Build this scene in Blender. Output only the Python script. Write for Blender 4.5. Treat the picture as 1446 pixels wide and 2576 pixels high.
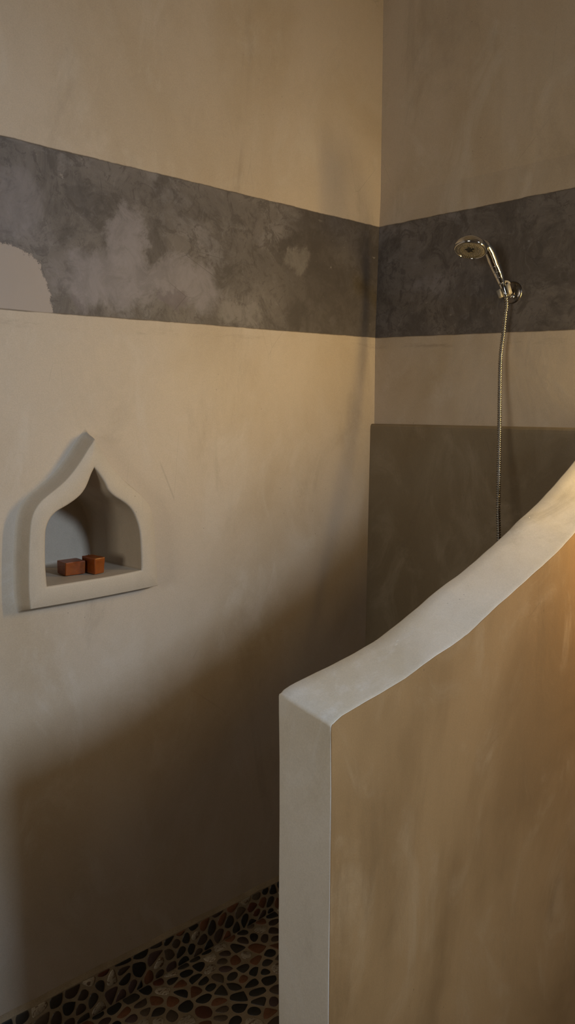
import bpy, bmesh, math, random
import numpy as np
from mathutils import Vector, Matrix

# ------------------------------------------------------------------ scene
for o in list(bpy.data.objects):
    bpy.data.objects.remove(o, do_unlink=True)
SC = bpy.context.scene
COL = SC.collection
random.seed(7)
RNG = np.random.RandomState(11)

# ------------------------------------------------------------------ camera
AZ, PITCH, EYE = math.radians(45.7), math.radians(7.1), 1.55
cd = bpy.data.cameras.new('camera')
cam = bpy.data.objects.new('camera', cd); COL.objects.link(cam)
cd.sensor_fit = 'VERTICAL'; cd.sensor_height = 36.0; cd.sensor_width = 36.0
cd.lens = 36.0 * 2062.0 / 2576.0
cd.clip_start = 0.05
cam.location = (0, 0, EYE)
cam.rotation_euler = (math.pi / 2 - PITCH, 0, AZ - math.pi / 2)
SC.camera = cam

# ------------------------------------------------------------------ world, daylight, exposure
w = bpy.data.worlds.new('sky'); SC.world = w; w.use_nodes = True
w.node_tree.nodes['Background'].inputs[0].default_value = (0.55, 0.68, 1.0, 1)
w.node_tree.nodes['Background'].inputs[1].default_value = 0.15


def area(name, loc, aim, sx, sy, power, color):
    l = bpy.data.lights.new(name, 'AREA'); l.shape = 'RECTANGLE'
    l.size = sx; l.size_y = sy; l.energy = power; l.color = color
    o = bpy.data.objects.new(name, l); COL.objects.link(o)
    o.location = loc
    d = Vector(aim) - Vector(loc)
    o.rotation_euler = d.to_track_quat('-Z', 'Y').to_euler()
    return o


# window high in the wall behind the viewer's right shoulder: cool sky light
area('window_sky_light', (1.62, -2.40, 2.74), (0.50, 1.74, 1.00), 1.00, 1.10, 290, (0.65, 0.80, 1.0))
# added fill light, shining through an unseen opening behind the camera
area('far_fill_light', (-2.60, 0.05, 1.78), (1.0, 0.9, 1.40), 0.95, 0.80, 35, (1.0, 0.93, 0.80))
LAMP_POWER, LAMP_COLOR = 9.6, (1.0, 0.67, 0.23)

SC.view_settings.view_transform = 'Standard'
SC.view_settings.look = 'None'
SC.view_settings.gamma = 1.0
SC.view_settings.use_curve_mapping = False
SC.view_settings.exposure = 0.0

# ------------------------------------------------------------------ key dimensions (metres)
YL = 1.743                 # face of the left wall
XR = 2.105                 # face of the right wall (leans a little, see XC)
ZC = 3.10
XF, YB = -1.70, -1.50      # wall behind the camera / back wall
XC = [(0.0, 2.098), (1.51, 2.100), (1.78, 2.099), (2.13, 2.112), (2.22, 2.117), (ZC, 2.118)]
YP, TP = 0.820, 0.121      # shower partition: near face, thickness
BAND_TOP = 2.131


def xcorner(z):
    return float(np.interp(z, [a for a, b in XC], [b for a, b in XC]))


# ------------------------------------------------------------------ object helpers
def link(name, bm, mat=None, parent=None, smooth=True):
    me = bpy.data.meshes.new(name)
    bm.normal_update()
    bm.to_mesh(me); bm.free()
    if mat:
        me.materials.append(mat)
    if smooth:
        for p in me.polygons:
            p.use_smooth = True
    o = bpy.data.objects.new(name, me); COL.objects.link(o)
    if parent:
        o.parent = parent
    return o


def empty(name, loc, label, cat, group=None):
    o = bpy.data.objects.new(name, None); COL.objects.link(o)
    o.empty_display_size = 0.05
    o.location = loc
    o['label'] = label; o['category'] = cat
    if group:
        o['group'] = group
    return o


def adopt(parent, *kids):
    """parent a mesh modelled in world metres to a thing, keeping it in place"""
    for k in kids:
        k.data.transform(Matrix.Translation(-parent.matrix_basis.translation))
        k.parent = parent


def structure(o, label, cat):
    o['kind'] = 'structure'; o['label'] = label; o['category'] = cat


def catmull(pts, n, closed=False):
    P = [np.array(p, float) for p in pts]
    out = []
    m = len(P)
    segs = m if closed else m - 1
    for i in range(segs):
        p1, p2 = P[i], P[(i + 1) % m]
        p0 = P[i - 1] if (i > 0 or closed) else 2 * p1 - p2
        p3 = P[(i + 2) % m] if (i + 2 < m or closed) else 2 * p2 - p1
        for k in range(n):
            t = k / n
            out.append(0.5 * ((2 * p1) + (-p0 + p2) * t + (2 * p0 - 5 * p1 + 4 * p2 - p3) * t * t
                              + (-p0 + 3 * p1 - 3 * p2 + p3) * t ** 3))
    if not closed:
        out.append(P[-1])
    return out


def resample(pts, n):
    P = np.array(pts, float)
    d = np.r_[0, np.cumsum(np.linalg.norm(np.diff(P, axis=0), axis=1))]
    t = np.linspace(0, d[-1], n)
    return [np.array([np.interp(a, d, P[:, k]) for k in range(P.shape[1])]) for a in t]


def loft(bm, rings, closed=True, cap0=False, cap1=False):
    vs = [[bm.verts.new(tuple(p)) for p in r] for r in rings]
    n = len(vs[0])
    for a, b in zip(vs[:-1], vs[1:]):
        for i in range(n if closed else n - 1):
            j = (i + 1) % n
            bm.faces.new((a[i], a[j], b[j], b[i]))
    if cap0:
        bm.faces.new(list(reversed(vs[0])))
    if cap1:
        bm.faces.new(vs[-1])
    return vs


def tube(bm, path, radii, seg=20, caps=True):
    P = [Vector(p) for p in path]
    t0 = (P[1] - P[0]).normalized()
    ref = Vector((0, 0, 1)) if abs(t0.z) < 0.9 else Vector((1, 0, 0))
    u = t0.cross(ref).normalized()
    rings = []
    for i, p in enumerate(P):
        t = (P[min(i + 1, len(P) - 1)] - P[max(i - 1, 0)]).normalized()
        u = (u - t * u.dot(t)).normalized()
        v = t.cross(u)
        r = radii[i]
        rings.append([p + (u * math.cos(a) + v * math.sin(a)) * r
                      for a in [2 * math.pi * k / seg for k in range(seg)]])
    return loft(bm, rings, True, caps, caps)


def lathe(bm, origin, axis, profile, seg=48, cap0=True, cap1=True):
    """profile: (distance along axis, radius)"""
    ax = Vector(axis).normalized()
    u = ax.orthogonal().normalized(); v = ax.cross(u)
    o = Vector(origin)
    rings = [[o + ax * h + (u * math.cos(a) + v * math.sin(a)) * r
              for a in [2 * math.pi * k / seg for k in range(seg)]] for h, r in profile]
    return loft(bm, rings, True, cap0, cap1)


# ------------------------------------------------------------------ material helpers
class NT:
    def __init__(s, name):
        s.m = bpy.data.materials.new(name); s.m.use_nodes = True
        s.t = s.m.node_tree; s.n = s.t.nodes; s.l = s.t.links
        s.bsdf = s.n['Principled BSDF']
        s.tc = s.n.new('ShaderNodeTexCoord').outputs['Object']

    def put(s, sock, v):
        if hasattr(v, 'links'):
            s.l.new(v, sock)
        elif isinstance(v, (tuple, list)) and len(v) == 3 and sock.type == 'RGBA':
            sock.default_value = (*v, 1)
        else:
            sock.default_value = v

    def math(s, op, a, b=None, c=None, clamp=False):
        n = s.n.new('ShaderNodeMath'); n.operation = op; n.use_clamp = clamp
        s.put(n.inputs[0], a)
        if b is not None: s.put(n.inputs[1], b)
        if c is not None: s.put(n.inputs[2], c)
        return n.outputs[0]

    def mix(s, f, a, b, mode='MIX'):
        n = s.n.new('ShaderNodeMix'); n.data_type = 'RGBA'; n.blend_type = mode
        n.clamp_factor = True
        s.put(n.inputs[0], f); s.put(n.inputs[6], a); s.put(n.inputs[7], b)
        return n.outputs[2]

    def noise(s, scale, detail=4, rough=0.55, off=(0, 0, 0), stretch=(1, 1, 1), dist=0.0, vec=None):
        mp = s.n.new('ShaderNodeMapping')
        mp.inputs['Location'].default_value = off; mp.inputs['Scale'].default_value = stretch
        s.l.new(vec or s.tc, mp.inputs[0])
        n = s.n.new('ShaderNodeTexNoise')
        n.inputs['Scale'].default_value = scale; n.inputs['Detail'].default_value = detail
        n.inputs['Roughness'].default_value = rough; n.inputs['Distortion'].default_value = dist
        s.l.new(mp.outputs[0], n.inputs['Vector'])
        return n.outputs[0]

    def voronoi(s, scale, feature='DISTANCE_TO_EDGE', off=(0, 0, 0), stretch=(1, 1, 1)):
        mp = s.n.new('ShaderNodeMapping')
        mp.inputs['Location'].default_value = off; mp.inputs['Scale'].default_value = stretch
        s.l.new(s.tc, mp.inputs[0])
        n = s.n.new('ShaderNodeTexVoronoi'); n.feature = feature
        n.inputs['Scale'].default_value = scale
        s.l.new(mp.outputs[0], n.inputs['Vector'])
        return n.outputs['Distance']

    def ramp(s, v, lo, hi, a=0.0, b=1.0, smooth=True):
        n = s.n.new('ShaderNodeMapRange'); n.clamp = True
        n.interpolation_type = 'SMOOTHSTEP' if smooth else 'LINEAR'
        s.put(n.inputs[0], v)
        n.inputs[1].default_value = lo; n.inputs[2].default_value = hi
        n.inputs[3].default_value = a; n.inputs[4].default_value = b
        return n.outputs[0]

    def xyz(s):
        n = s.n.new('ShaderNodeSeparateXYZ'); s.l.new(s.tc, n.inputs[0])
        return n.outputs

    def bump(s, h, strength, dist, prev=None):
        n = s.n.new('ShaderNodeBump')
        n.inputs['Strength'].default_value = strength; n.inputs['Distance'].default_value = dist
        s.put(n.inputs['Height'], h)
        if prev is not None: s.l.new(prev, n.inputs['Normal'])
        return n.outputs[0]

    def finish(s, color, rough=0.5, normal=None, spec=0.35, metallic=0.0):
        s.put(s.bsdf.inputs['Base Color'], color)
        s.put(s.bsdf.inputs['Roughness'], rough)
        s.bsdf.inputs['Specular IOR Level'].default_value = spec
        s.bsdf.inputs['Metallic'].default_value = metallic
        if normal is not None: s.l.new(normal, s.bsdf.inputs['Normal'])
        return s.m


def plaster_nodes(s, base, warm, pale, seed=0.0, amt=1.0):
    """polished lime plaster: large clouds, trowel streaks, fine grain, pits and hairlines"""
    o = (seed, seed * 1.7, seed * 0.6)
    big = s.noise(1.5, 5, 0.62, o, (1, 1, 0.75), 0.5)
    mid = s.noise(5.5, 6, 0.65, o, (1, 1, 0.6), 1.2)
    fine = s.noise(38, 6, 0.75, o, dist=1.5)
    grain = s.noise(330, 2, 0.6, o)
    c = s.mix(s.math('MULTIPLY', s.ramp(big, 0.40, 0.66), 1.0 * amt), base, warm)
    c = s.mix(s.math('MULTIPLY', s.ramp(mid, 0.50, 0.72), 0.55 * amt), c, pale)
    c = s.mix(s.math('MULTIPLY', s.ramp(s.noise(3.1, 6, 0.7, (seed + 5, 2, 9), (1, 1, 0.45), 1.0), 0.54, 0.74), 0.38 * amt),
              c, tuple(v * 0.62 for v in warm))
    g = s.ramp(grain, 0.2, 0.8, 0.93, 1.07, False)
    f = s.ramp(fine, 0.25, 0.75, 0.965, 1.035, False)
    gf = s.math('MULTIPLY', g, f)
    gray = s.n.new('ShaderNodeCombineColor')
    for k in range(3): s.l.new(gf, gray.inputs[k])
    c = s.mix(1.0, c, gray.outputs[0], 'MULTIPLY')
    pit = s.math('MULTIPLY', s.ramp(s.voronoi(46, 'F1', o, (1, 1, 0.8)), 0.035, 0.08, 1, 0),
                 s.ramp(s.noise(3.7, 3, 0.5, (seed + 3, 4, 1)), 0.56, 0.62))
    c = s.mix(s.math('MULTIPLY', pit, 0.6), c, tuple(v * 0.3 for v in base))
    hair = s.math('MULTIPLY', s.ramp(s.voronoi(7, off=(seed, 1, 2), stretch=(1, 1, 0.35)), 0.0, 0.006, 1, 0),
                  s.ramp(s.noise(4.3, 3, 0.5, (seed + 7, 8, 2)), 0.58, 0.66))
    c = s.mix(s.math('MULTIPLY', hair, 0.28), c, tuple(v * 0.45 for v in base))
    n1 = s.bump(big, 0.25, 0.02)
    n2 = s.bump(mid, 0.12, 0.006, n1)
    n3 = s.bump(fine, 0.12, 0.0016, n2)
    n4 = s.bump(s.math('SUBTRACT', grain, pit), 0.22, 0.0006, n3)
    rough = s.ramp(mid, 0.3, 0.7, 0.50, 0.62, False)
    return c, rough, n4, (big, mid, fine)


TAN = (0.475, 0.40, 0.315); TAN_W = (0.415, 0.335, 0.24); TAN_P = (0.52, 0.46, 0.385)
GREY = (0.150, 0.132, 0.122); GREY_D = (0.072, 0.062, 0.056); GREY_L = (0.245, 0.228, 0.235)


def band_color(s, z, seed, lo_off, blobs=None, hcoord=None):
    o = (seed, 3, seed)
    a = s.noise(5.0, 8, 0.72, o, (1, 1, 0.9), 0.9)
    b = s.noise(13, 7, 0.75, (seed + 4, 1, 2), (1, 1, 1), 1.2)
    d = s.noise(3.0, 6, 0.7, (seed + 9, 5, 2), (1, 1, 1.2), 0.6)
    e = s.noise(26, 6, 0.75, (seed + 2, 7, 5), (1, 1, 0.8), 1.0)
    c = s.mix(s.ramp(a, 0.42, 0.60, 0, 0.75), GREY, GREY_D)
    c = s.mix(s.ramp(d, 0.52, 0.64, 0, 0.45), c, GREY_L)
    c = s.mix(s.ramp(b, 0.52, 0.60, 0, 0.65), c, GREY_D)
    c = s.mix(s.ramp(e, 0.55, 0.62, 0, 0.55), c, GREY_D)
    c = s.mix(s.ramp(e, 0.44, 0.34, 0, 0.25), c, GREY_L)
    if blobs:
        w1 = s.math('SUBTRACT', s.noise(6, 7, 0.72, (2, 2, 2), (1, 1, 1), 0.6), 0.5)
        w2 = s.math('SUBTRACT', s.noise(6, 7, 0.72, (8, 5, 1), (1, 1, 1), 0.6), 0.5)
        wx = s.math('ADD', hcoord, s.math('MULTIPLY', w1, 0.24))
        wz = s.math('ADD', z, s.math('MULTIPLY', w2, 0.22))
        br = s.ramp(b, 0.35, 0.62, 1.0, 0.70)
        for bx, bz, rx, rz, col, st in blobs:
            dx = s.math('DIVIDE', s.math('SUBTRACT', wx, bx), rx)
            dz = s.math('DIVIDE', s.math('SUBTRACT', wz, bz), rz)
            r2 = s.math('ADD', s.math('MULTIPLY', dx, dx), s.math('MULTIPLY', dz, dz))
            c = s.mix(s.math('MULTIPLY', s.ramp(r2, 0.25, 1.25, st, 0.0), br), c, col)
    flake = s.math('MULTIPLY', s.ramp(s.noise(60, 4, 0.7, (seed, 1, 1), (0.6, 0.6, 1.3)), 0.66, 0.70),
                   s.ramp(s.noise(3.0, 3, 0.5, (seed + 2, 8, 1)), 0.52, 0.6))
    c = s.mix(s.math('MULTIPLY', flake, 0.45), c, (0.36, 0.33, 0.31))
    scr = s.math('MULTIPLY', s.ramp(s.voronoi(11, off=(seed + 3, 1, 4), stretch=(0.55, 0.55, 1)), 0.0, 0.010, 1, 0),
                 s.ramp(s.noise(5.1, 3, 0.5, (seed + 1, 3, 7)), 0.55, 0.62))
    c = s.mix(s.math('MULTIPLY', scr, 0.5), c, (0.05, 0.043, 0.038))
    return c


def wall_material(name, seed, lower, blobs=None, axis=0, patch=False, amt=1.0):
    """tan plaster with the painted grey band; lower = (slope, offset) of the band's bottom edge along the wall"""
    s = NT(name)
    c, rough, nrm, (big, mid, fine) = plaster_nodes(s, TAN, TAN_W, TAN_P, seed, amt)
    X = s.xyz(); z = X[2]; h = X[axis]
    wob = s.math('MULTIPLY', s.math('SUBTRACT', s.noise(6, 5, 0.7, (seed, 9, 9), (1, 1, 0.2)), 0.5), 0.010)
    top = s.math('SUBTRACT', s.math('ADD', wob, BAND_TOP), z)
    bot = s.math('SUBTRACT', z, s.math('ADD', s.math('MULTIPLY', h, lower[0]),
                                       s.math('ADD', s.math('MULTIPLY', wob, 0.5), lower[1])))
    edge = s.math('MINIMUM', top, bot)
    m = s.ramp(edge, -0.0008, 0.0008)
    bc = band_color(s, z, seed + 1.3, 0, blobs, h)
    if patch:      # pale bare patch with a ragged edge at the lower left end of the band
        wp = s.math('MULTIPLY', s.math('SUBTRACT', s.noise(9, 9, 0.78, (1, 2, 3)), 0.5), 0.075)
        px = s.math('ADD', h, wp)
        line = s.math('MAXIMUM', s.math('DIVIDE', s.math('SUBTRACT', px, 0.83), 0.125),
                      s.math('DIVIDE', s.math('SUBTRACT', z, 1.77), 0.19))
        dd = s.math('ADD', s.math('POWER', s.math('MAXIMUM', s.math('DIVIDE', s.math('SUBTRACT', px, 0.80), 0.148), 0.0), 2.6),
                    s.math('POWER', s.math('MAXIMUM', s.math('DIVIDE', s.math('SUBTRACT', s.math('ADD', z, wp), 1.76), 0.150), 0.0), 2.6))
        bc = s.mix(s.ramp(dd, 0.97, 1.03, 0.92, 0.0), bc, (0.37, 0.315, 0.275))
    c = s.mix(m, c, bc)
    line = s.ramp(s.math('ABSOLUTE', edge), 0.0006, 0.0028, 0.6, 0.0)
    c = s.mix(s.math('MULTIPLY', line, s.ramp(s.noise(14, 3, 0.6, (seed, 3, 3), (1, 1, 0.2)), 0.35, 0.6, 0.25, 1.0)), c, (0.10, 0.075, 0.055))
    # trowel mark running just under the band
    scuff = s.math('MULTIPLY', s.ramp(s.math('ABSOLUTE', s.math('ADD', bot, 0.028)), 0.002, 0.012, 1.0, 0.0),
                   s.ramp(s.noise(5, 5, 0.7, (seed + 8, 3, 3), (1, 1, 6)), 0.50, 0.66))
    c = s.mix(s.math('MULTIPLY', scuff, 0.40), c, (0.22, 0.175, 0.12))
    n = s.bump(m, 0.5, 0.002, nrm)
    return s.finish(c, rough, n, 0.35)


def plaster_material(name, base, warm, pale, seed, amt=1.0, spec=0.35):
    s = NT(name)
    c, rough, nrm, _ = plaster_nodes(s, base, warm, pale, seed, amt)
    return s.finish(c, rough, nrm, spec)


LIL = (0.255, 0.232, 0.24); PAL = (0.225, 0.205, 0.19); DRK = (0.055, 0.046, 0.042); PUR = (0.13, 0.108, 0.118)
BLOBS = [(2.02, 1.95, 0.42, 0.36, DRK, 0.75), (1.35, 2.06, 0.3, 0.05, DRK, 0.25),   # x, z, rx, rz, colour, strength : wear and trowel clouds of the painted band; the first also paints in dimmer light by the corner
    (0.86, 1.99, 0.10, 0.10, LIL, 0.45), (1.10, 1.86, 0.17, 0.085, LIL, 0.85), (1.16, 1.965, 0.06, 0.08, LIL, 0.85),
    (1.33, 1.87, 0.12, 0.07, LIL, 0.75), (1.52, 1.82, 0.09, 0.035, PAL, 0.6), (1.74, 1.98, 0.045, 0.05, PAL, 0.55),
    (1.06, 2.05, 0.07, 0.04, DRK, 0.5), (1.245, 1.955, 0.035, 0.05, DRK, 0.55), (1.30, 1.82, 0.04, 0.03, PUR, 0.8),
    (1.69, 2.02, 0.05, 0.025, DRK, 0.75), (1.80, 2.06, 0.14, 0.05, DRK, 0.55), (1.90, 1.92, 0.14, 0.09, DRK, 0.35),
    (1.55, 1.95, 0.12, 0.08, DRK, 0.35), (1.74, 1.82, 0.05, 0.04, DRK, 0.5), (1.01, 1.80, 0.02, 0.02, PUR, 0.5),
]
M_left = wall_material('left_wall_plaster', 2.0, (0.0115, 1.7585), BLOBS, 0, True)
M_right = wall_material('right_wall_plaster', 6.4, (0.030, 1.7300), None, 1)
M_tan = plaster_material('tan_plaster', TAN, TAN_W, TAN_P, 4.0)
M_niche = plaster_material('niche_plaster', (0.475, 0.408, 0.322), (0.445, 0.37, 0.277), (0.51, 0.447, 0.37), 8.0, 0.7)
M_cope = plaster_material('pale_grey_plaster', (0.67, 0.625, 0.56), (0.57, 0.505, 0.40), (0.70, 0.67, 0.625), 1.1, 1.3)
M_ochre = plaster_material('ochre_plaster', (0.37, 0.218, 0.092), (0.28, 0.160, 0.064), (0.43, 0.28, 0.14), 12.0, 1.25)
M_panel = plaster_material('dark_panel_plaster', (0.215, 0.170, 0.110), (0.180, 0.138, 0.084), (0.29, 0.24, 0.17), 15.0, 1.0)
M_ceil = plaster_material('ceiling_plaster', (0.50, 0.42, 0.31), TAN, TAN_P, 18.0)


def chrome(name, col=(0.58, 0.59, 0.60), r=0.05):
    s = NT(name)
    n = s.bump(s.noise(90, 3, 0.6), 0.02, 0.0005)
    rr = s.ramp(s.noise(45, 4, 0.7), 0.4, 0.7, r, r + 0.08)
    return s.finish(col, rr, n, 0.5, 1.0)


M_chrome = chrome('chrome')
M_hose = chrome('hose_steel', (0.33, 0.32, 0.30), 0.27)


def plain(name, col, r, spec=0.5, scale=60, var=0.15):
    s = NT(name)
    c = s.mix(s.ramp(s.noise(scale, 4, 0.6), 0.35, 0.7), col, tuple(v * (1 - var * 2) for v in col))
    return s.finish(c, r, s.bump(s.noise(scale * 3, 3, 0.6), 0.1, 0.0006), spec)


M_black = plain('black_rubber', (0.012, 0.012, 0.012), 0.5)
M_plate = plain('grey_spray_plate', (0.16, 0.145, 0.125), 0.32)
M_holder = plain('satin_holder', (0.37, 0.345, 0.30), 0.28)


def soap_material():
    s = NT('amber_soap')
    n = s.noise(35, 5, 0.6, dist=0.6)
    c = s.mix(s.ramp(n, 0.35, 0.7), (0.24, 0.062, 0.008), (0.16, 0.036, 0.006))
    c = s.mix(s.math('MULTIPLY', s.ramp(s.noise(260, 3, 0.6), 0.66, 0.74), 0.5), c, (0.40, 0.17, 0.06))
    m = s.finish(c, 0.36, s.bump(s.noise(70, 4, 0.6), 0.25, 0.0015), 0.45)
    s.bsdf.inputs['Subsurface Weight'].default_value = 0.55
    s.bsdf.inputs['Subsurface Radius'].default_value = (1.0, 0.22, 0.05)
    s.bsdf.inputs['Subsurface Scale'].default_value = 0.012
    return m


M_soap = soap_material()


def pebble_material():
    s = NT('pebble_mosaic')
    at = s.n.new('ShaderNodeAttribute'); at.attribute_name = 'tone'
    v = s.noise(95, 5, 0.7, dist=1.5)
    streak = s.noise(60, 4, 0.7, (3, 1, 4), (1, 3.5, 1), 1.0)
    col = s.mix(s.ramp(v, 0.35, 0.75, 0, 0.45), at.outputs['Color'], (0.05, 0.035, 0.025))
    # the pale quartz stones are broken by dark veins
    lum = s.n.new('ShaderNodeRGBToBW'); s.l.new(at.outputs['Color'], lum.inputs[0])
    vein = s.math('MULTIPLY', s.ramp(lum.outputs[0], 0.24, 0.30), s.ramp(streak, 0.53, 0.58))
    col = s.mix(s.math('MULTIPLY', vein, 0.85), col, (0.12, 0.06, 0.03))
    al = at.outputs['Alpha']
    grout = s.mix(s.ramp(s.noise(14, 5, 0.6), 0.35, 0.7), (0.36, 0.285, 0.185), (0.27, 0.205, 0.125))
    g2 = s.ramp(s.noise(300, 3, 0.6), 0.3, 0.7, 0.85, 1.1, False)
    cc = s.n.new('ShaderNodeCombineColor')
    for k in range(3): s.l.new(g2, cc.inputs[k])
    grout = s.mix(1.0, grout, cc.outputs[0], 'MULTIPLY')
    c = s.mix(al, grout, col)
    r = s.math('SUBTRACT', 0.75, s.math('MULTIPLY', al, 0.37))
    n = s.bump(s.noise(140, 4, 0.6), 0.25, 0.0008)
    return s.finish(c, r, n, 0.4)


M_pebble = pebble_material()

# ------------------------------------------------------------------ room shell
# niche outlines in the plane of the left wall (x, z): surround front face and opening
NL = [(1.026, 1.484), (1.007, 1.461), (0.989, 1.437), (0.965, 1.409), (0.939, 1.385), (0.906, 1.363), (0.882, 1.346),
      (0.865, 1.325), (0.856, 1.299), (0.851, 1.259), (0.847, 1.204), (0.845, 1.147), (0.847, 1.102)]
NB = [(0.847, 1.102), (0.99, 1.101), (1.094, 1.102), (1.197, 1.104)]
NR = [(1.197, 1.104), (1.194, 1.173), (1.190, 1.253), (1.181, 1.304), (1.154, 1.340), (1.115, 1.371), (1.078, 1.408),
      (1.058, 1.434), (1.041, 1.462), (1.026, 1.484)]
IL = [(1.023, 1.415), (1.014, 1.400), (1.005, 1.381), (0.996, 1.366), (0.983, 1.352), (0.963, 1.339), (0.943, 1.329),
      (0.921, 1.319), (0.905, 1.305), (0.895, 1.286), (0.891, 1.260), (0.889, 1.198), (0.891, 1.149)]
IB = [(0.891, 1.149), (0.992, 1.149), (1.06, 1.149), (1.149, 1.152)]
IR = [(1.149, 1.152), (1.149, 1.194), (1.147, 1.241), (1.140, 1.273), (1.128, 1.300), (1.114, 1.317), (1.095, 1.331),
      (1.076, 1.343), (1.059, 1.359), (1.050, 1.377), (1.038, 1.395), (1.023, 1.415)]


def outline(L, B, R, n=(40, 24, 40)):
    out = []
    for seg, k in ((L, n[0]), (B, n[1]), (R, n[2])):
        out += resample(catmull(seg, 6), k + 1)[:-1]
    return out


def offset(pl, d):
    """offset a closed outline outwards by d (mitre limited)"""
    P = np.array(pl); n = len(P); res = []
    area2 = sum(P[i][0] * P[(i + 1) % n][1] - P[(i + 1) % n][0] * P[i][1] for i in range(n))
    sg = 1 if area2 > 0 else -1
    for i in range(n):
        a = P[i] - P[i - 1]; b = P[(i + 1) % n] - P[i]
        a = a / (np.linalg.norm(a) + 1e-9); b = b / (np.linalg.norm(b) + 1e-9)
        na = np.array([a[1], -a[0]]) * sg; nb = np.array([b[1], -b[0]]) * sg
        m = na + nb; m = m / (np.linalg.norm(m) + 1e-9)
        k = 1.0 / max(0.6, m.dot(nb))
        res.append(P[i] + m * d * k)
    return res


NOUT = outline(NL, NB, NR); NIN = outline(IL, IB, IR)
HOLE = offset(NOUT, -0.012)

# left wall with the niche hole
bm = bmesh.new()
outer = [(XF, 0.0)] + [(xcorner(z), z) for z in (0.0, 1.51, 1.78, 2.13, 2.22, ZC)] + [(XF, ZC)]
for loop in (outer, HOLE):
    vs = [bm.verts.new((p[0], YL, p[1])) for p in loop]
    for i in range(len(vs)):
        bm.edges.new((vs[i], vs[(i + 1) % len(vs)]))
bmesh.ops.triangle_fill(bm, use_beauty=True, use_dissolve=False, edges=bm.edges[:])
for f in bm.faces:
    f.normal_update()
    if f.normal.y > 0: f.normal_flip()
o = link('wall_left', bm, M_left, smooth=False)
structure(o, 'tan polished plaster wall with a painted grey band and an arched niche', 'wall')

# right wall, leaning slightly
bm = bmesh.new()
zs = [0.0, 1.51, 1.78, 2.13, 2.22, ZC]
grid = [[bm.verts.new((xcorner(z), y, z)) for z in zs] for y in (YL, YB)]
for k in range(len(zs) - 1):
    bm.faces.new((grid[0][k], grid[1][k], grid[1][k + 1], grid[0][k + 1]))
o = link('wall_right', bm, M_right, smooth=False)
structure(o, 'tan plaster shower wall with a dark painted band behind the shower head', 'wall')


def quad(name, pts, mat, label, cat):
    b = bmesh.new(); b.faces.new([b.verts.new(p) for p in pts])
    q = link(name, b, mat, smooth=False); structure(q, label, cat); return q


# wall behind the viewer with its window opening and reveals
WX0, WX1, WZ0, WZ1 = 1.05, 1.56, 1.88, 2.52
bm = bmesh.new()
gx = [XF, WX0, WX1, 2.118]; gz = [0, WZ0, WZ1, ZC]
G = [[bm.verts.new((x, YB, z)) for z in gz] for x in gx]
for i in range(3):
    for k in range(3):
        if (i, k) != (1, 1):
            bm.faces.new((G[i][k], G[i + 1][k], G[i + 1][k + 1], G[i][k + 1]))
loop = [G[1][1], G[2][1], G[2][2], G[1][2]]
far = [bm.verts.new((v.co.x, YB - 0.22, v.co.z)) for v in loop]
for i in range(4):
    bm.faces.new((loop[i], loop[(i + 1) % 4], far[(i + 1) % 4], far[i]))
o = link('wall_back', bm, M_tan, smooth=False)
structure(o, 'tan plaster wall with a high window opening behind the viewer', 'wall')
DY0, DY1, DZ0, DZ = -0.40, 0.75, 1.32, 2.25  # added opening, sill raised to keep fill light off low surfaces
bm = bmesh.new()
for a, b_, c_, d_ in ((YB, DY0, 0, ZC), (DY0, DY1, DZ, ZC), (DY0, DY1, 0, DZ0), (DY1, YL, 0, ZC)):
    bm.faces.new([bm.verts.new(p) for p in ((XF, a, c_), (XF, a, d_), (XF, b_, d_), (XF, b_, c_))])
o = link('wall_front', bm, M_tan, smooth=False)
structure(o, 'tan plaster wall with an added opening for fill light behind the viewer on the left', 'wall')
quad('ceiling', [(XF, YB, ZC), (2.118, YB, ZC), (2.118, YL, ZC), (XF, YL, ZC)], M_ceil, 'pale plaster ceiling above the shower', 'ceiling')

# raised darker plaster panel low on the right wall
bm = bmesh.new()
rings = []
for y, sh in ((YL, 0.0), (YP + TP - 0.01, -0.003)):
    rings.append([(2.063, y, 0.0), (2.068, y, 0.75), (2.0800, y, 1.488 + sh), (2.0808, y, 1.4975 + sh), (2.0835, y, 1.5030 + sh), (2.088, y, 1.5048 + sh),
                  (2.106, y, 1.5052 + sh), (2.106, y, 0.0)])
v = loft(bm, rings, True, True, True)
bmesh.ops.recalc_face_normals(bm, faces=bm.faces[:])
o = link('trim_1', bm, M_panel, smooth=False)
structure(o, 'raised dark brown plaster panel on the lower shower wall beneath the band', 'panel')

# ------------------------------------------------------------------ pebble mosaic
PAL_STONE = [((0.022, 0.024, 0.022), 30), ((0.045, 0.04, 0.032), 16), ((0.075, 0.052, 0.038), 14), ((0.115, 0.085, 0.058), 10),
             ((0.20, 0.085, 0.042), 14), ((0.13, 0.045, 0.026), 6), ((0.095, 0.06, 0.055), 8), ((0.52, 0.45, 0.33), 14)]


def stone_color():
    t = RNG.rand() * sum(wt for _, wt in PAL_STONE)
    for c, wt in PAL_STONE:
        t -= wt
        if t <= 0:
            k = 0.8 + 0.4 * RNG.rand()
            return tuple(v * k for v in c)
    return PAL_STONE[0][0]


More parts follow.
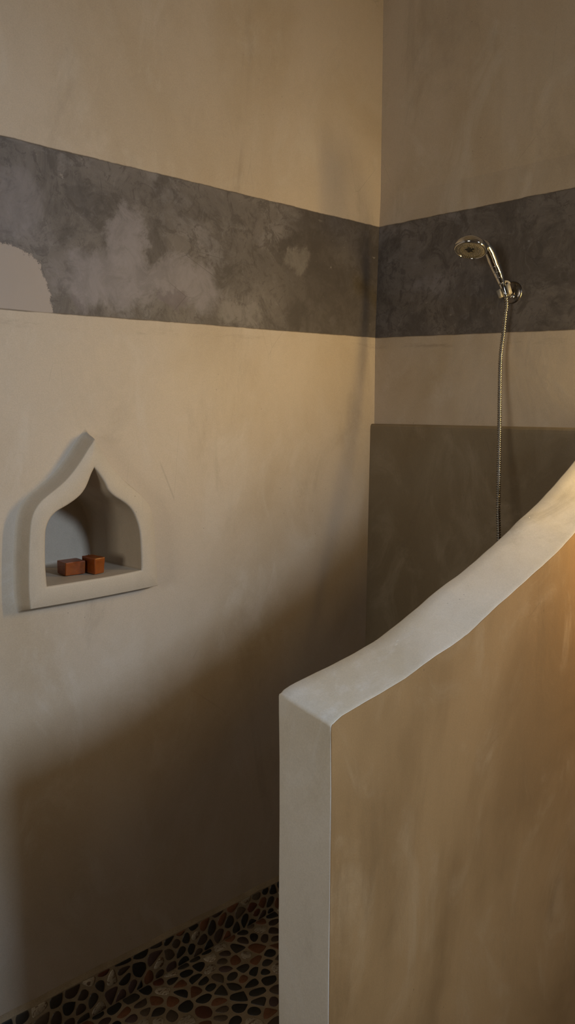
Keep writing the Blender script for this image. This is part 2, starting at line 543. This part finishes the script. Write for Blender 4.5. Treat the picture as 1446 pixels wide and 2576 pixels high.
def pebbles(x0, x1, y0, y1, mind, gap):
    """rounded, flat-cut stones filling a rectangle; returns 2D outlines"""
    cell = mind; seeds = []
    G = {}
    target = int((x1 - x0) * (y1 - y0) / (mind * mind) * 14)
    for _ in range(target):
        p = (x0 + RNG.rand() * (x1 - x0), y0 + RNG.rand() * (y1 - y0))
        md = mind
        g = (int(p[0] // cell), int(p[1] // cell))
        ok = True
        for a in range(-1, 2):
            for b in range(-1, 2):
                for q in G.get((g[0] + a, g[1] + b), ()):
                    ex = (p[0] - q[0]) * 0.80; ey = (p[1] - q[1]) * 1.12
                    if ex * ex + ey * ey < md * md: ok = False
        if ok:
            G.setdefault(g, []).append(p); seeds.append(p)
    S = np.array(seeds); out = []
    for i, p in enumerate(S):
        d = S - p; dist = np.hypot(d[:, 0], d[:, 1])
        idx = np.where((dist < mind * 4) & (dist > 0))[0]
        R = mind * (1.0 + 0.35 * RNG.rand())
        poly = [p + R * np.array([math.cos(a), math.sin(a)]) for a in np.linspace(0, 2 * math.pi, 12, endpoint=False)]
        poly = [np.array([min(max(q[0], x0 + gap * 0.3), x1 - gap * 0.3), min(max(q[1], y0 + gap * 0.3), y1 - gap * 0.3)]) for q in poly]
        for j in idx[np.argsort(dist[idx])]:
            nrm = d[j] / dist[j]; lim = dist[j] / 2 - gap / 2 * (0.8 + 0.5 * RNG.rand())
            new = []
            for a, b in zip(poly, poly[1:] + poly[:1]):
                da = (a - p).dot(nrm) - lim; db = (b - p).dot(nrm) - lim
                if da <= 0: new.append(a)
                if da * db < 0: new.append(a + (b - a) * (da / (da - db)))
            poly = new
            if len(poly) < 3: break
        if len(poly) < 3: continue
        keep = [poly[0]]
        for q in poly[1:]:
            if np.linalg.norm(q - keep[-1]) > 0.0022: keep.append(q)
        if len(keep) < 3: continue
        poly = keep
        for _ in range(2):
            poly = [q for a, b in zip(poly, poly[1:] + poly[:1]) for q in (a * 0.72 + b * 0.28, a * 0.28 + b * 0.72)]
        P = np.array(poly)
        ar = 0.5 * abs(np.dot(P[:, 0], np.roll(P[:, 1], 1)) - np.dot(P[:, 1], np.roll(P[:, 0], 1)))
        if ar < 4e-5: continue
        out.append(poly)
    return out


def add_pebbles(bm, lay, polys, to3d):
    for poly in polys:
        c = stone_color(); P = np.array(poly); ctr = P.mean(0)
        rings = []
        for sc, h in ((1.0, -0.0006), (0.97, 0.0007), (0.90, 0.0013)):
            rings.append([bm.verts.new(to3d(*(ctr + (q - ctr) * sc), h)) for q in P])
        n = len(P); fs = []
        for a, b in zip(rings[:-1], rings[1:]):
            for i in range(n):
                fs.append(bm.faces.new((a[i], a[(i + 1) % n], b[(i + 1) % n], b[i])))
        fs.append(bm.faces.new(rings[-1]))
        for f in fs:
            f.smooth = True
            for lp in f.loops: lp[lay] = (*c, 1.0)


def mosaic(name, base_faces, jobs, label, cat):
    bm = bmesh.new(); lay = bm.loops.layers.float_color.new('tone')
    for pts in base_faces:
        f = bm.faces.new([bm.verts.new(p) for p in pts])
        for lp in f.loops: lp[lay] = (0.2, 0.15, 0.1, 0.0)
    for polys, fn in jobs: add_pebbles(bm, lay, polys, fn)
    o = link(name, bm, M_pebble, smooth=False); structure(o, label, cat)
    return o


floor_jobs = [(pebbles(-0.30, 2.06, YP + TP + 0.004, YL - 0.009, 0.0295, 0.0072), lambda a, b, h: (a, b, h)),
              (pebbles(-0.30, 2.09, 0.10, YP - 0.004, 0.0295, 0.0072), lambda a, b, h: (a, b, h)),
              (pebbles(-0.30, 0.88, YP - 0.002, YP + TP + 0.002, 0.0295, 0.0072), lambda a, b, h: (a, b, h))]
mosaic('floor', [[(XF, YB, 0), (2.12, YB, 0), (2.12, YL, 0), (XF, YL, 0)]], floor_jobs,
       'shower floor of dark, rust and cream pebble mosaic in tan grout', 'floor')


def skirt_top(x): return 0.1045 - 0.031 * (x - 1.64)


xs = np.linspace(-0.60, 2.064, 60)
base = []
SY = YL - 0.011
for a, b in zip(xs[:-1], xs[1:]):
    ta, tb = skirt_top(a), skirt_top(b)
    wa = 0.0012 * math.sin(a * 21) + 0.001 * math.sin(a * 57); wb = 0.0012 * math.sin(b * 21) + 0.001 * math.sin(b * 57)
    base.append([(a, SY, 0.0), (b, SY, 0.0), (b, SY + 0.001, tb - 0.012 + wb), (a, SY + 0.001, ta - 0.012 + wa)])
    base.append([(a, SY + 0.001, ta - 0.012 + wa), (b, SY + 0.001, tb - 0.012 + wb), (b, YL + 0.001, tb + wb), (a, YL + 0.001, ta + wa)])
polys = [[np.array([q[0], q[1] * (skirt_top(q[0]) - 0.0115) / 0.092]) for q in p] for p in pebbles(-0.58, 2.06, 0.001, 0.092, 0.0265, 0.0068)]
mosaic('baseboard_left', base, [(polys, lambda a, b, h: (a, SY - h, b))],
       'low skirting of pebble mosaic at the foot of the long wall', 'baseboard')

# ------------------------------------------------------------------ wall niche
niche = empty('wall_niche', (1.022, YL, 1.10), 'pointed ogee arch niche moulded in pale plaster, holding two amber soaps', 'niche')
YF = YL - 0.045
bm = bmesh.new()
seq = [(0.020, YL + 0.002), (0.0125, YL - 0.0005), (0.0085, YL - 0.006), (0.0045, YL - 0.020), (0.0015, YF + 0.012),
       (0.0, YF + 0.007), (-0.0008, YF + 0.003), (-0.0018, YF + 0.0008), (-0.0030, YF)]
rings = [[(p[0], y, p[1]) for p in offset(NOUT, d)] for d, y in seq]
rings += [[(p[0], y, p[1]) for p in offset(NIN, d)] for d, y in ((0.006, YF), (0.0025, YF + 0.0006), (0.0007, YF + 0.002), (0.0, YF + 0.0045))]
loft(bm, rings, True)
bm.normal_update()
if sum(f.normal.y * f.calc_area() for f in bm.faces) > 0:
    bmesh.ops.reverse_faces(bm, faces=bm.faces[:])
surround = link('surround', bm, M_niche)
bm = bmesh.new()
ctr = np.array([1.02, 1.20])
YK = 1.935
rings = []
for d, y in ((0.0, YF + 0.0045), (-0.0003, YF + 0.06), (-0.0004, 1.83), (-0.0006, YK - 0.016), (-0.0012, YK - 0.006), (-0.0035, YK - 0.0015), (-0.007, YK), (-0.012, YK)):
    rings.append([(p[0], y, max(p[1], 1.1505) if d < -0.003 else p[1]) for p in offset(NIN, d)])
vs = loft(bm, rings, True)
bk = bm.faces.new(vs[-1])
bm.normal_update()
if bk.normal.y > 0:
    bmesh.ops.reverse_faces(bm, faces=bm.faces[:])
for f in bm.faces: f.smooth = len(f.verts) == 4
recess = link('recess', bm, M_niche, smooth=False)
adopt(niche, surround, recess)

# ------------------------------------------------------------------ shower partition
part = empty('shower_partition', (1.5, YP + TP / 2, 0.0), 'low ochre plaster half wall with a pale grey sloping top, in front of the shower', 'partition')
NEAR = [(0.894, 1.069), (0.919, 1.077), (0.961, 1.083), (1.016, 1.0905), (1.090, 1.1025), (1.146, 1.1165), (1.256, 1.139),
        (1.352, 1.173), (1.4186, 1.195), (1.4935, 1.220), (1.573, 1.2468), (1.668, 1.287), (1.90, 1.402), (2.10, 1.515)]
FAR = [(0.894, 1.089), (0.912, 1.0955), (0.943, 1.1007), (0.982, 1.105), (1.042, 1.1128), (1.095, 1.1213), (1.149, 1.132),
       (1.210, 1.1515), (1.2665, 1.171), (1.336, 1.196), (1.426, 1.223), (1.556, 1.2715), (1.6335, 1.306), (1.698, 1.3305),
       (1.781, 1.3705), (1.896, 1.432), (2.10, 1.550)]


def fn(tab):
    s = catmull(tab, 8)
    a = [p[0] for p in s]; b = [p[1] for p in s]
    return lambda x: float(np.interp(x, a, b))


fN, fF = fn(NEAR), fn(FAR)
XE = 0.894
TH = 0.0026


def station(kind, t):
    """pairs (near point, far point, near normal, far normal) in the x-z plane"""
    if kind == 'top':
        res = []
        for f in (fN, fF):
            dz = (f(t + 0.004) - f(t - 0.004 if t > XE + 0.004 else t)) / (0.008 if t > XE + 0.004 else 0.004)
            n = np.array([-dz, 1.0]); n /= np.linalg.norm(n)
            res.append((np.array([t, f(t)]), n))
        return res
    return [(np.array([XE, t * f(XE)]), np.array([-1.0, 0.0])) for f in (fN, fF)]


stations = [station('top', t) for t in np.linspace(2.095, XE + 0.012, 90)]
rc = 0.007
for a in np.linspace(0.15, 1.42, 7):
    res = []
    for f in (fN, fF):
        c = np.array([XE + rc, f(XE + rc * 0.5) - rc])
        n = np.array([-math.sin(a), math.cos(a)])
        res.append((c + n * rc, n))
    stations.append(res)
for t in (0.985, 0.97, 0.94, 0.9, 0.8, 0.7, 0.6, 0.5, 0.4, 0.3, 0.2, 0.1, 0.0):
    res = station('end', t)
    k = 0.0012 * math.sin(t * 9.0)
    stations.append([(p + np.array([k, 0]), n) for p, n in res])

bm = bmesh.new(); rings = []
for i, st in enumerate(stations):
    (pn, nn), (pf, nf) = st
    isend = i > 96
    rN = 0.0011; rF = 0.0075
    wob = 0.0006 * math.sin(i * 1.3) + 0.0005 * math.sin(i * 0.47)
    ring = []

    def pt(y, drop, wgt):
        p = pn * (1 - wgt) + pf * wgt; n = nn * (1 - wgt) + nf * wgt
        q = p - n * drop
        ring.append((q[0], y, max(q[1], 0.0)))
    y0, y1 = YP + 0.0009 + wob * 0.4, YP + TP + wob * 0.6
    pt(y0, TH, 0.0)
    pt(y0, rN, 0.0)
    for a in (0.4, 0.8, 1.2):
        pt(y0 + rN * (1 - math.cos(a)), rN * (1 - math.sin(a)), 0.0)
    for wg in (0.06, 0.2, 0.35, 0.5, 0.65, 0.8):
        pt(y0 + rN + (y1 - y0 - rN - rF) * wg, -0.0012 * math.sin(wg * math.pi) * (0 if isend else 1), wg)
    for a in (1.4, 1.1, 0.8, 0.5, 0.2):
        pt(y1 - rF * (1 - math.cos(a)), rF * (1 - math.sin(a)), 1.0)
    pt(y1, rF, 1.0)
    pt(y1, rF + 0.004, 1.0)
    rings.append(ring)
loft(bm, rings, True)


def lump(x, wg, sx, sy, h, seed):
    rr = random.Random(seed)
    z = fN(x) * (1 - wg) + fF(x) * wg; y = YP + TP * wg
    slope = (fF(x + 0.01) - fF(x - 0.01)) / 0.02
    vs = []
    c = bm.verts.new((x, y, z + h))
    for k, sc in ((0, 0.55), (1, 1.0)):
        row = []
        for i in range(10):
            a = i * 2 * math.pi / 10; q = sc * (0.8 + 0.4 * rr.random())
            dx, dy = math.cos(a) * sx * q, math.sin(a) * sy * q
            row.append(bm.verts.new((x + dx, y + dy, z + dx * slope + (h * 0.75 if k == 0 else -0.0015))))
        vs.append(row)
    for i in range(10):
        j = (i + 1) % 10
        bm.faces.new((c, vs[0][i], vs[0][j])); bm.faces.new((vs[0][i], vs[1][i], vs[1][j], vs[0][j]))


lump(1.655, 0.86, 0.007, 0.0045, 0.0025, 1)
lump(1.148, 0.66, 0.011, 0.009, 0.0016, 5)
lump(1.161, 0.70, 0.007, 0.006, 0.0018, 9)
bmesh.ops.recalc_face_normals(bm, faces=bm.faces[:])
coping = link('coping', bm, M_cope)

bm = bmesh.new(); rings = []
body_path = [s for i, s in enumerate(stations)]
for y, k, drop in ((YP, 0, 0.0009), (YP + TP * 0.5, 0.5, 0.004), (YP + TP - 0.002, 1, 0.012)):
    ring = []
    for st in stations[::2] + [stations[-1]]:
        (p0, n0), (p1, n1) = st
        kk = 1.0 if k == 1 else k
        p = p0 * (1 - kk) + p1 * kk; n = n0 * (1 - kk) + n1 * kk
        q = p - n * drop
        ring.append((q[0], y, max(q[1], 0.0)))
    ring.append((2.09, y, 0.0))
    rings.append(ring)
loft(bm, rings, True, True, True)
bmesh.ops.recalc_face_normals(bm, faces=bm.faces[:])
body = link('body', bm, M_ochre, smooth=False)
adopt(part, body, coping)
coping['label'] = 'pale grey plaster top and end of the half wall'

# ------------------------------------------------------------------ soaps in the niche
def soap(name, foot_bottom, foot_top, z0, h, label, seed):
    rr = random.Random(seed)
    bm = bmesh.new()
    rings = []
    b = [np.array(p) for p in foot_bottom]; t = [np.array(p) for p in foot_top]
    n = 10
    lv = [0.0, 0.04, 0.12, 0.3, 0.5, 0.7, 0.88, 0.96, 1.0]
    cb = sum(b) / 4
    for u in lv:
        inset = {0.0: 0.0008, 0.04: 0.0002, 0.96: 0.0001, 1.0: 0.0009}.get(u, 0.0)
        pts = []
        for i in range(4):
            p = b[i] * (1 - u) + t[i] * u; q = b[(i + 1) % 4] * (1 - u) + t[(i + 1) % 4] * u
            L = np.linalg.norm(q - p)
            for s_ in (0.035, 0.15, 0.35, 0.5, 0.65, 0.85, 0.965):
                r = p * (1 - s_) + q * s_
                cc = (b[0] + b[1] + b[2] + b[3]) / 4 * (1 - u) + (t[0] + t[1] + t[2] + t[3]) / 4 * u
                d = cc - r; r = r + d / np.linalg.norm(d) * (inset + 0.0003 * rr.random())
                pts.append((r[0], r[1], z0 + h * u + (0.0004 * rr.random() if u == 1.0 else 0)))
        rings.append(pts)
    loft(bm, rings, True, True, True)
    bmesh.ops.recalc_face_normals(bm, faces=bm.faces[:])
    o = link(name, bm, M_soap, smooth=False)
    o['label'] = label; o['category'] = 'soap'; o['group'] = 'soap bars in the wall niche'
    return o


ZN = 1.1515
soap('soap_bar', [(0.9755, 1.768), (1.0275, 1.7635), (1.0315, 1.813), (0.9800, 1.8155)],
     [(0.9760, 1.7665), (1.0290, 1.763), (1.0325, 1.8135), (0.9800, 1.8160)], ZN, 0.0315,
     'wider, lower amber soap block, the left of the two in the niche', 3)
soap('soap_bar', [(1.0372, 1.7350), (1.0660, 1.7405), (1.0640, 1.7920), (1.0355, 1.7900)],
     [(1.0372, 1.7335), (1.0685, 1.7375), (1.0660, 1.7920), (1.0350, 1.7930)], ZN, 0.0385,
     'taller amber soap block, the right of the two in the niche', 4)

# ------------------------------------------------------------------ hand shower on its bracket
CR = Vector((2.050, 1.2413, 1.8725))             # cradle centre
hand = empty('hand_shower', CR, 'chrome hand shower with round head resting in the wall bracket', 'shower head')
HC = Vector((1.950, 1.2900, 1.9785))             # centre of the spray face
HN = Vector((-0.361, -0.102, -0.927)).normalized()  # direction the spray face looks
head_r = 0.0455
bm = bmesh.new()
prof = [(-0.0345, 0.0), (-0.0340, 0.008), (-0.0322, 0.017), (-0.0285, 0.0265), (-0.0230, 0.0345), (-0.0165, 0.0405), (-0.0125, 0.0432),
        (-0.0115, 0.0430), (-0.0108, 0.0443), (-0.006, 0.0455), (-0.001, 0.0452), (0.0018, 0.0440), (0.0030, 0.0420), (0.0030, 0.0400),
        (0.0015, 0.0392), (0.0, 0.039)]
lathe(bm, HC, HN, [(h, max(r, 0.0004)) for h, r in prof], 64)
bmesh.ops.recalc_face_normals(bm, faces=bm.faces[:])
head = link('head', bm, M_chrome)
u = HN.orthogonal().normalized()
# in-plane axis pointing from the handle across the face
grip_dir = (Vector((2.045, 1.247, 1.90)) - HC); grip_dir -= HN * grip_dir.dot(HN); grip_dir.normalize()
side = HN.cross(grip_dir).normalized()
bm = bmesh.new()
lathe(bm, HC, HN, [(-0.001, 0.0394), (0.0012, 0.0392), (0.0022, 0.037), (0.0016, 0.030), (0.0024, 0.0295), (0.0026, 0.0290),
                   (0.0022, 0.0285), (0.0022, 0.012), (0.0022, 0.0004)], 48)
for ring, cnt, rad in ((0.0335, 40, 0.0010), (0.0255, 32, 0.0010), (0.0215, 28, 0.0010), (0.0175, 24, 0.0010), (0.0138, 18, 0.0009)):
    for k in range(cnt):
        a = 2 * math.pi * (k + 0.5 * (cnt % 3)) / cnt
        c = HC + (grip_dir * math.cos(a) + side * math.sin(a)) * ring
        lathe(bm, c, HN, [(0.0, rad * 1.2), (0.0036, rad), (0.0040, rad * 0.5)], 8)
bmesh.ops.recalc_face_normals(bm, faces=bm.faces[:])
plate = link('spray_plate', bm, M_plate)
bm = bmesh.new()
star = []
for k in range(20):
    a = 2 * math.pi * k / 20
    r = 0.0140 if k % 4 == 0 else (0.0110 if k % 4 in (1, 3) else 0.0060)
    star.append((math.cos(a) * r, math.sin(a) * r))
tc = (Vector((0, 0, EYE)) - HC); tc -= HN * tc.dot(HN); tc.normalize()
sc = HC + tc * 0.005 - grip_dir * 0.001
loft(bm, [[sc + (grip_dir * p[0] + side * p[1]) * k + HN * h for p in star] for h, k in ((0.0, 1.0), (0.0040, 1.0), (0.0048, 0.85))], True, True, True)
bmesh.ops.recalc_face_normals(bm, faces=bm.faces[:])
cap = link('center_star', bm, M_black, smooth=False)
cap['label'] = 'black star shaped insert of the spray plate'

pathH = [(2.0465, 1.2500, 1.8950), (2.0400, 1.2550, 1.9160), (2.0300, 1.2590, 1.9364), (2.0150, 1.2602, 1.9558), (1.9990, 1.2600, 1.9740),
         (1.9820, 1.2620, 1.9880), (1.9650, 1.2700, 1.9950)]
radH = [0.0088, 0.0122, 0.0146, 0.0158, 0.0154, 0.0142, 0.0128]
pp = catmull(pathH, 8)
rrH = [float(np.interp(i / 8.0, range(len(radH)), radH)) for i in range(len(pp))]
bm = bmesh.new()
tube(bm, pp, rrH, 28)
bmesh.ops.recalc_face_normals(bm, faces=bm.faces[:])
handle = link('handle', bm, M_chrome)
rings_ = []
for t in (1.0, 7.0, 13.0, 20.0):
    i = int(t); bm = bmesh.new()
    a, b = Vector(pp[i]), Vector(pp[i + 1]); ax = (b - a).normalized(); r = rrH[i]
    lathe(bm, a, ax, [(-0.0016, r - 0.0006), (-0.0009, r + 0.0007), (0.0, r + 0.0011), (0.0009, r + 0.0007), (0.0016, r - 0.0006)], 32)
    bmesh.ops.recalc_face_normals(bm, faces=bm.faces[:])
    g = link('grip_ring', bm, M_chrome); rings_.append(g)
bm = bmesh.new()
axc = (Vector(pathH[0]) - Vector((2.0530, 1.2400, 1.8600))).normalized()
lathe(bm, Vector((2.0530, 1.2400, 1.8600)), axc, [(0.0, 0.0050), (0.002, 0.0058), (0.010, 0.0062), (0.034, 0.0078), (0.0355, 0.0084), (0.0372, 0.0084), (0.038, 0.0074)], 32)
bmesh.ops.recalc_face_normals(bm, faces=bm.faces[:])
nut = link('connector', bm, M_chrome)
adopt(hand, head, handle, nut)
for k, par in [(plate, head), (cap, head)] + [(g, handle) for g in rings_]:
    k.data.transform(Matrix.Translation(-hand.location)); k.parent = par

# bracket
WP = Vector((2.1065, 1.250, 1.8765))
brk = empty('shower_bracket', WP, 'chrome wall bracket with an open cradle on the dark band', 'bracket')
bm = bmesh.new()
lathe(bm, WP, (-1, 0, 0), [(0.0, 0.031), (0.0035, 0.031), (0.0065, 0.0295), (0.0085, 0.026), (0.0100, 0.018), (0.0105, 0.0004)], 48)
bmesh.ops.recalc_face_normals(bm, faces=bm.faces[:])
b1 = link('backplate', bm, chrome('dark_chrome', (0.17, 0.155, 0.145), 0.26))
bm = bmesh.new()
tube(bm, [WP + Vector((-0.008, 0, 0)), WP + Vector((-0.022, -0.001, -0.003)), WP + Vector((-0.036, -0.004, -0.006))], [0.010, 0.0085, 0.009], 20)
tube(bm, [WP + Vector((-0.026, -0.020, -0.016)), WP + Vector((-0.026, -0.006, -0.010))], [0.0065, 0.0065], 20)
bmesh.ops.recalc_face_normals(bm, faces=bm.faces[:])
b2 = link('swivel_arm', bm, M_chrome)
# cradle: a tapered cup, open towards the room, with a pierced lug at its upper right
bm = bmesh.new()
ax = axc; c0 = Vector((2.0530, 1.2400, 1.8615))
toCam = (Vector((0, 0, EYE)) - c0); toCam -= ax * toCam.dot(ax); toCam.normalize()
sd = ax.cross(toCam).normalized()
rings = []
for k in range(33):
    a = math.radians(42 + k * (360 - 84) / 32)
    dirn = toCam * math.cos(a) + sd * math.sin(a)
    flare = 1.0 + 0.55 * abs(math.sin(a)) ** 2
    top = 0.026 + 0.004 * math.sin(a)
    rings.append([c0 + dirn * 0.0085 * flare, c0 + dirn * 0.0095 * flare + ax * top, c0 + dirn * 0.0130 * flare + ax * top,
                  c0 + dirn * 0.0122 * flare + ax * 0.002])
loft(bm, rings, True, True, True)
lugc = Vector((2.066, 1.2500, 1.8985))
lathe_pts = []
n1 = (Vector((0, 0, EYE)) - lugc).normalized(); uu = n1.cross(Vector((0, 0, 1))).normalized(); vv = n1.cross(uu)
outerR = [(math.cos(t) * (0.0140 if math.cos(t) > 0 else 0.0125), math.sin(t) * 0.0085) for t in [2 * math.pi * k / 28 for k in range(28)]]
innerR = [(math.cos(t) * 0.0030 - 0.002, math.sin(t) * 0.0030) for t in [2 * math.pi * k / 28 for k in range(28)]]
P3 = lambda p, h: lugc + uu * p[0] + vv * p[1] + n1 * h
loft(bm, [[P3(p, h) for p in src] for src, h in ((innerR, -0.002), (innerR, 0.002), (outerR, 0.002), (outerR, -0.002), (innerR, -0.002))], True)
tube(bm, [lugc + uu * 0.006 + vv * 0.004, c0 + ax * 0.020 - sd * 0.0 - toCam * 0.014], [0.0045, 0.005], 14)
bmesh.ops.recalc_face_normals(bm, faces=bm.faces[:])
b3 = link('cradle', bm, M_holder)
b3['label'] = 'satin cradle holding the handle'
adopt(brk, b1, b2, b3)

# ------------------------------------------------------------------ hose
HPATH = [(2.0535, 1.2397, 1.8590), (2.0560, 1.2385, 1.8350), (2.0550, 1.2410, 1.8137), (2.0520, 1.2433, 1.7599), (2.0450, 1.2454, 1.6945),
         (2.0300, 1.2357, 1.6066), (2.0050, 1.2185, 1.5186), (1.9750, 1.1988, 1.4416), (1.9450, 1.1792, 1.3673), (1.9150, 1.1592, 1.2837),
         (1.8950, 1.1432, 1.2155), (1.8850, 1.1380, 1.1300), (1.8900, 1.1400, 1.0300), (1.9150, 1.1500, 0.9300), (1.9600, 1.1750, 0.8400),
         (2.0150, 1.2020, 0.7740), (2.0620, 1.2120, 0.7520)]
dense = resample(catmull(HPATH, 16), 4000)
tot = float(sum(np.linalg.norm(b - a) for a, b in zip(dense[:-1], dense[1:])))
pitch = 0.00635; per = 8
N = int(tot / pitch) * per
path = resample(dense, N + 1)
bm = bmesh.new()
prof = [0.0037, 0.0044, 0.0058, 0.0062, 0.0063, 0.0062, 0.0058, 0.0047]
tube(bm, path, [prof[i % per] for i in range(len(path))], 14)
bmesh.ops.recalc_face_normals(bm, faces=bm.faces[:])
hose = link('shower_hose', bm, M_hose)
hose['label'] = 'ribbed flexible metal hose hanging from the hand shower behind the half wall'
hose['category'] = 'hose'
bm = bmesh.new()
lathe(bm, (2.0690, 1.2135, 0.7505), (-1, -0.02, 0.02), [(0.0, 0.022), (0.003, 0.022), (0.006, 0.018), (0.0065, 0.010), (0.018, 0.0095)], 28)
bmesh.ops.recalc_face_normals(bm, faces=bm.faces[:])
outl = link('wall_outlet', bm, M_chrome); outl.parent = hose

# ------------------------------------------------------------------ narrow wall lamp beyond the right edge of the view
LP = Vector((2.105, 0.50, 1.60))
lamp = empty('wall_lamp', LP, 'tall narrow wall lamp on the right wall beyond the half wall', 'lamp')
bm = bmesh.new()
bmesh.ops.create_cube(bm, size=1.0, matrix=Matrix.Translation(LP + Vector((-0.010, 0, 0))) @ Matrix.Diagonal((0.020, 0.07, 0.30, 1)))
bmesh.ops.bevel(bm, geom=bm.edges[:], offset=0.004, segments=2, affect='EDGES')
l1 = link('backplate', bm, M_chrome, smooth=False)
lx = LP + Vector((-0.052, 0, 0))
arms = []
for zz in (-0.12, 0.12):
    bm = bmesh.new()
    tube(bm, [LP + Vector((-0.018, -0.02, zz)), lx + Vector((0, -0.045, zz))], [0.006, 0.006], 12)
    arms.append(link('arm', bm, M_chrome))
# trough shaped metal shade behind the tube, open towards the shower
bm = bmesh.new()
rings = []
for zz in (-0.28, 0.28):
    ro = [lx + Vector((math.cos(a) * 0.048, -0.006 + math.sin(a) * 0.048, zz)) for a in np.linspace(math.radians(150), math.radians(360 + 20), 17)]
    ri = [lx + Vector((math.cos(a) * 0.046, -0.006 + math.sin(a) * 0.046, zz)) for a in np.linspace(math.radians(360 + 20), math.radians(150), 17)]
    rings.append(ro + ri)
loft(bm, rings, True, True, True)
l3 = link('lamp_shade', bm, M_chrome)
adopt(lamp, l1, l3, *arms)
ll = area('lamp_light', lx + Vector((0, 0.004, 0)), lx + Vector((-0.45, 1.0, 0)), 0.05, 0.50, LAMP_POWER, LAMP_COLOR)
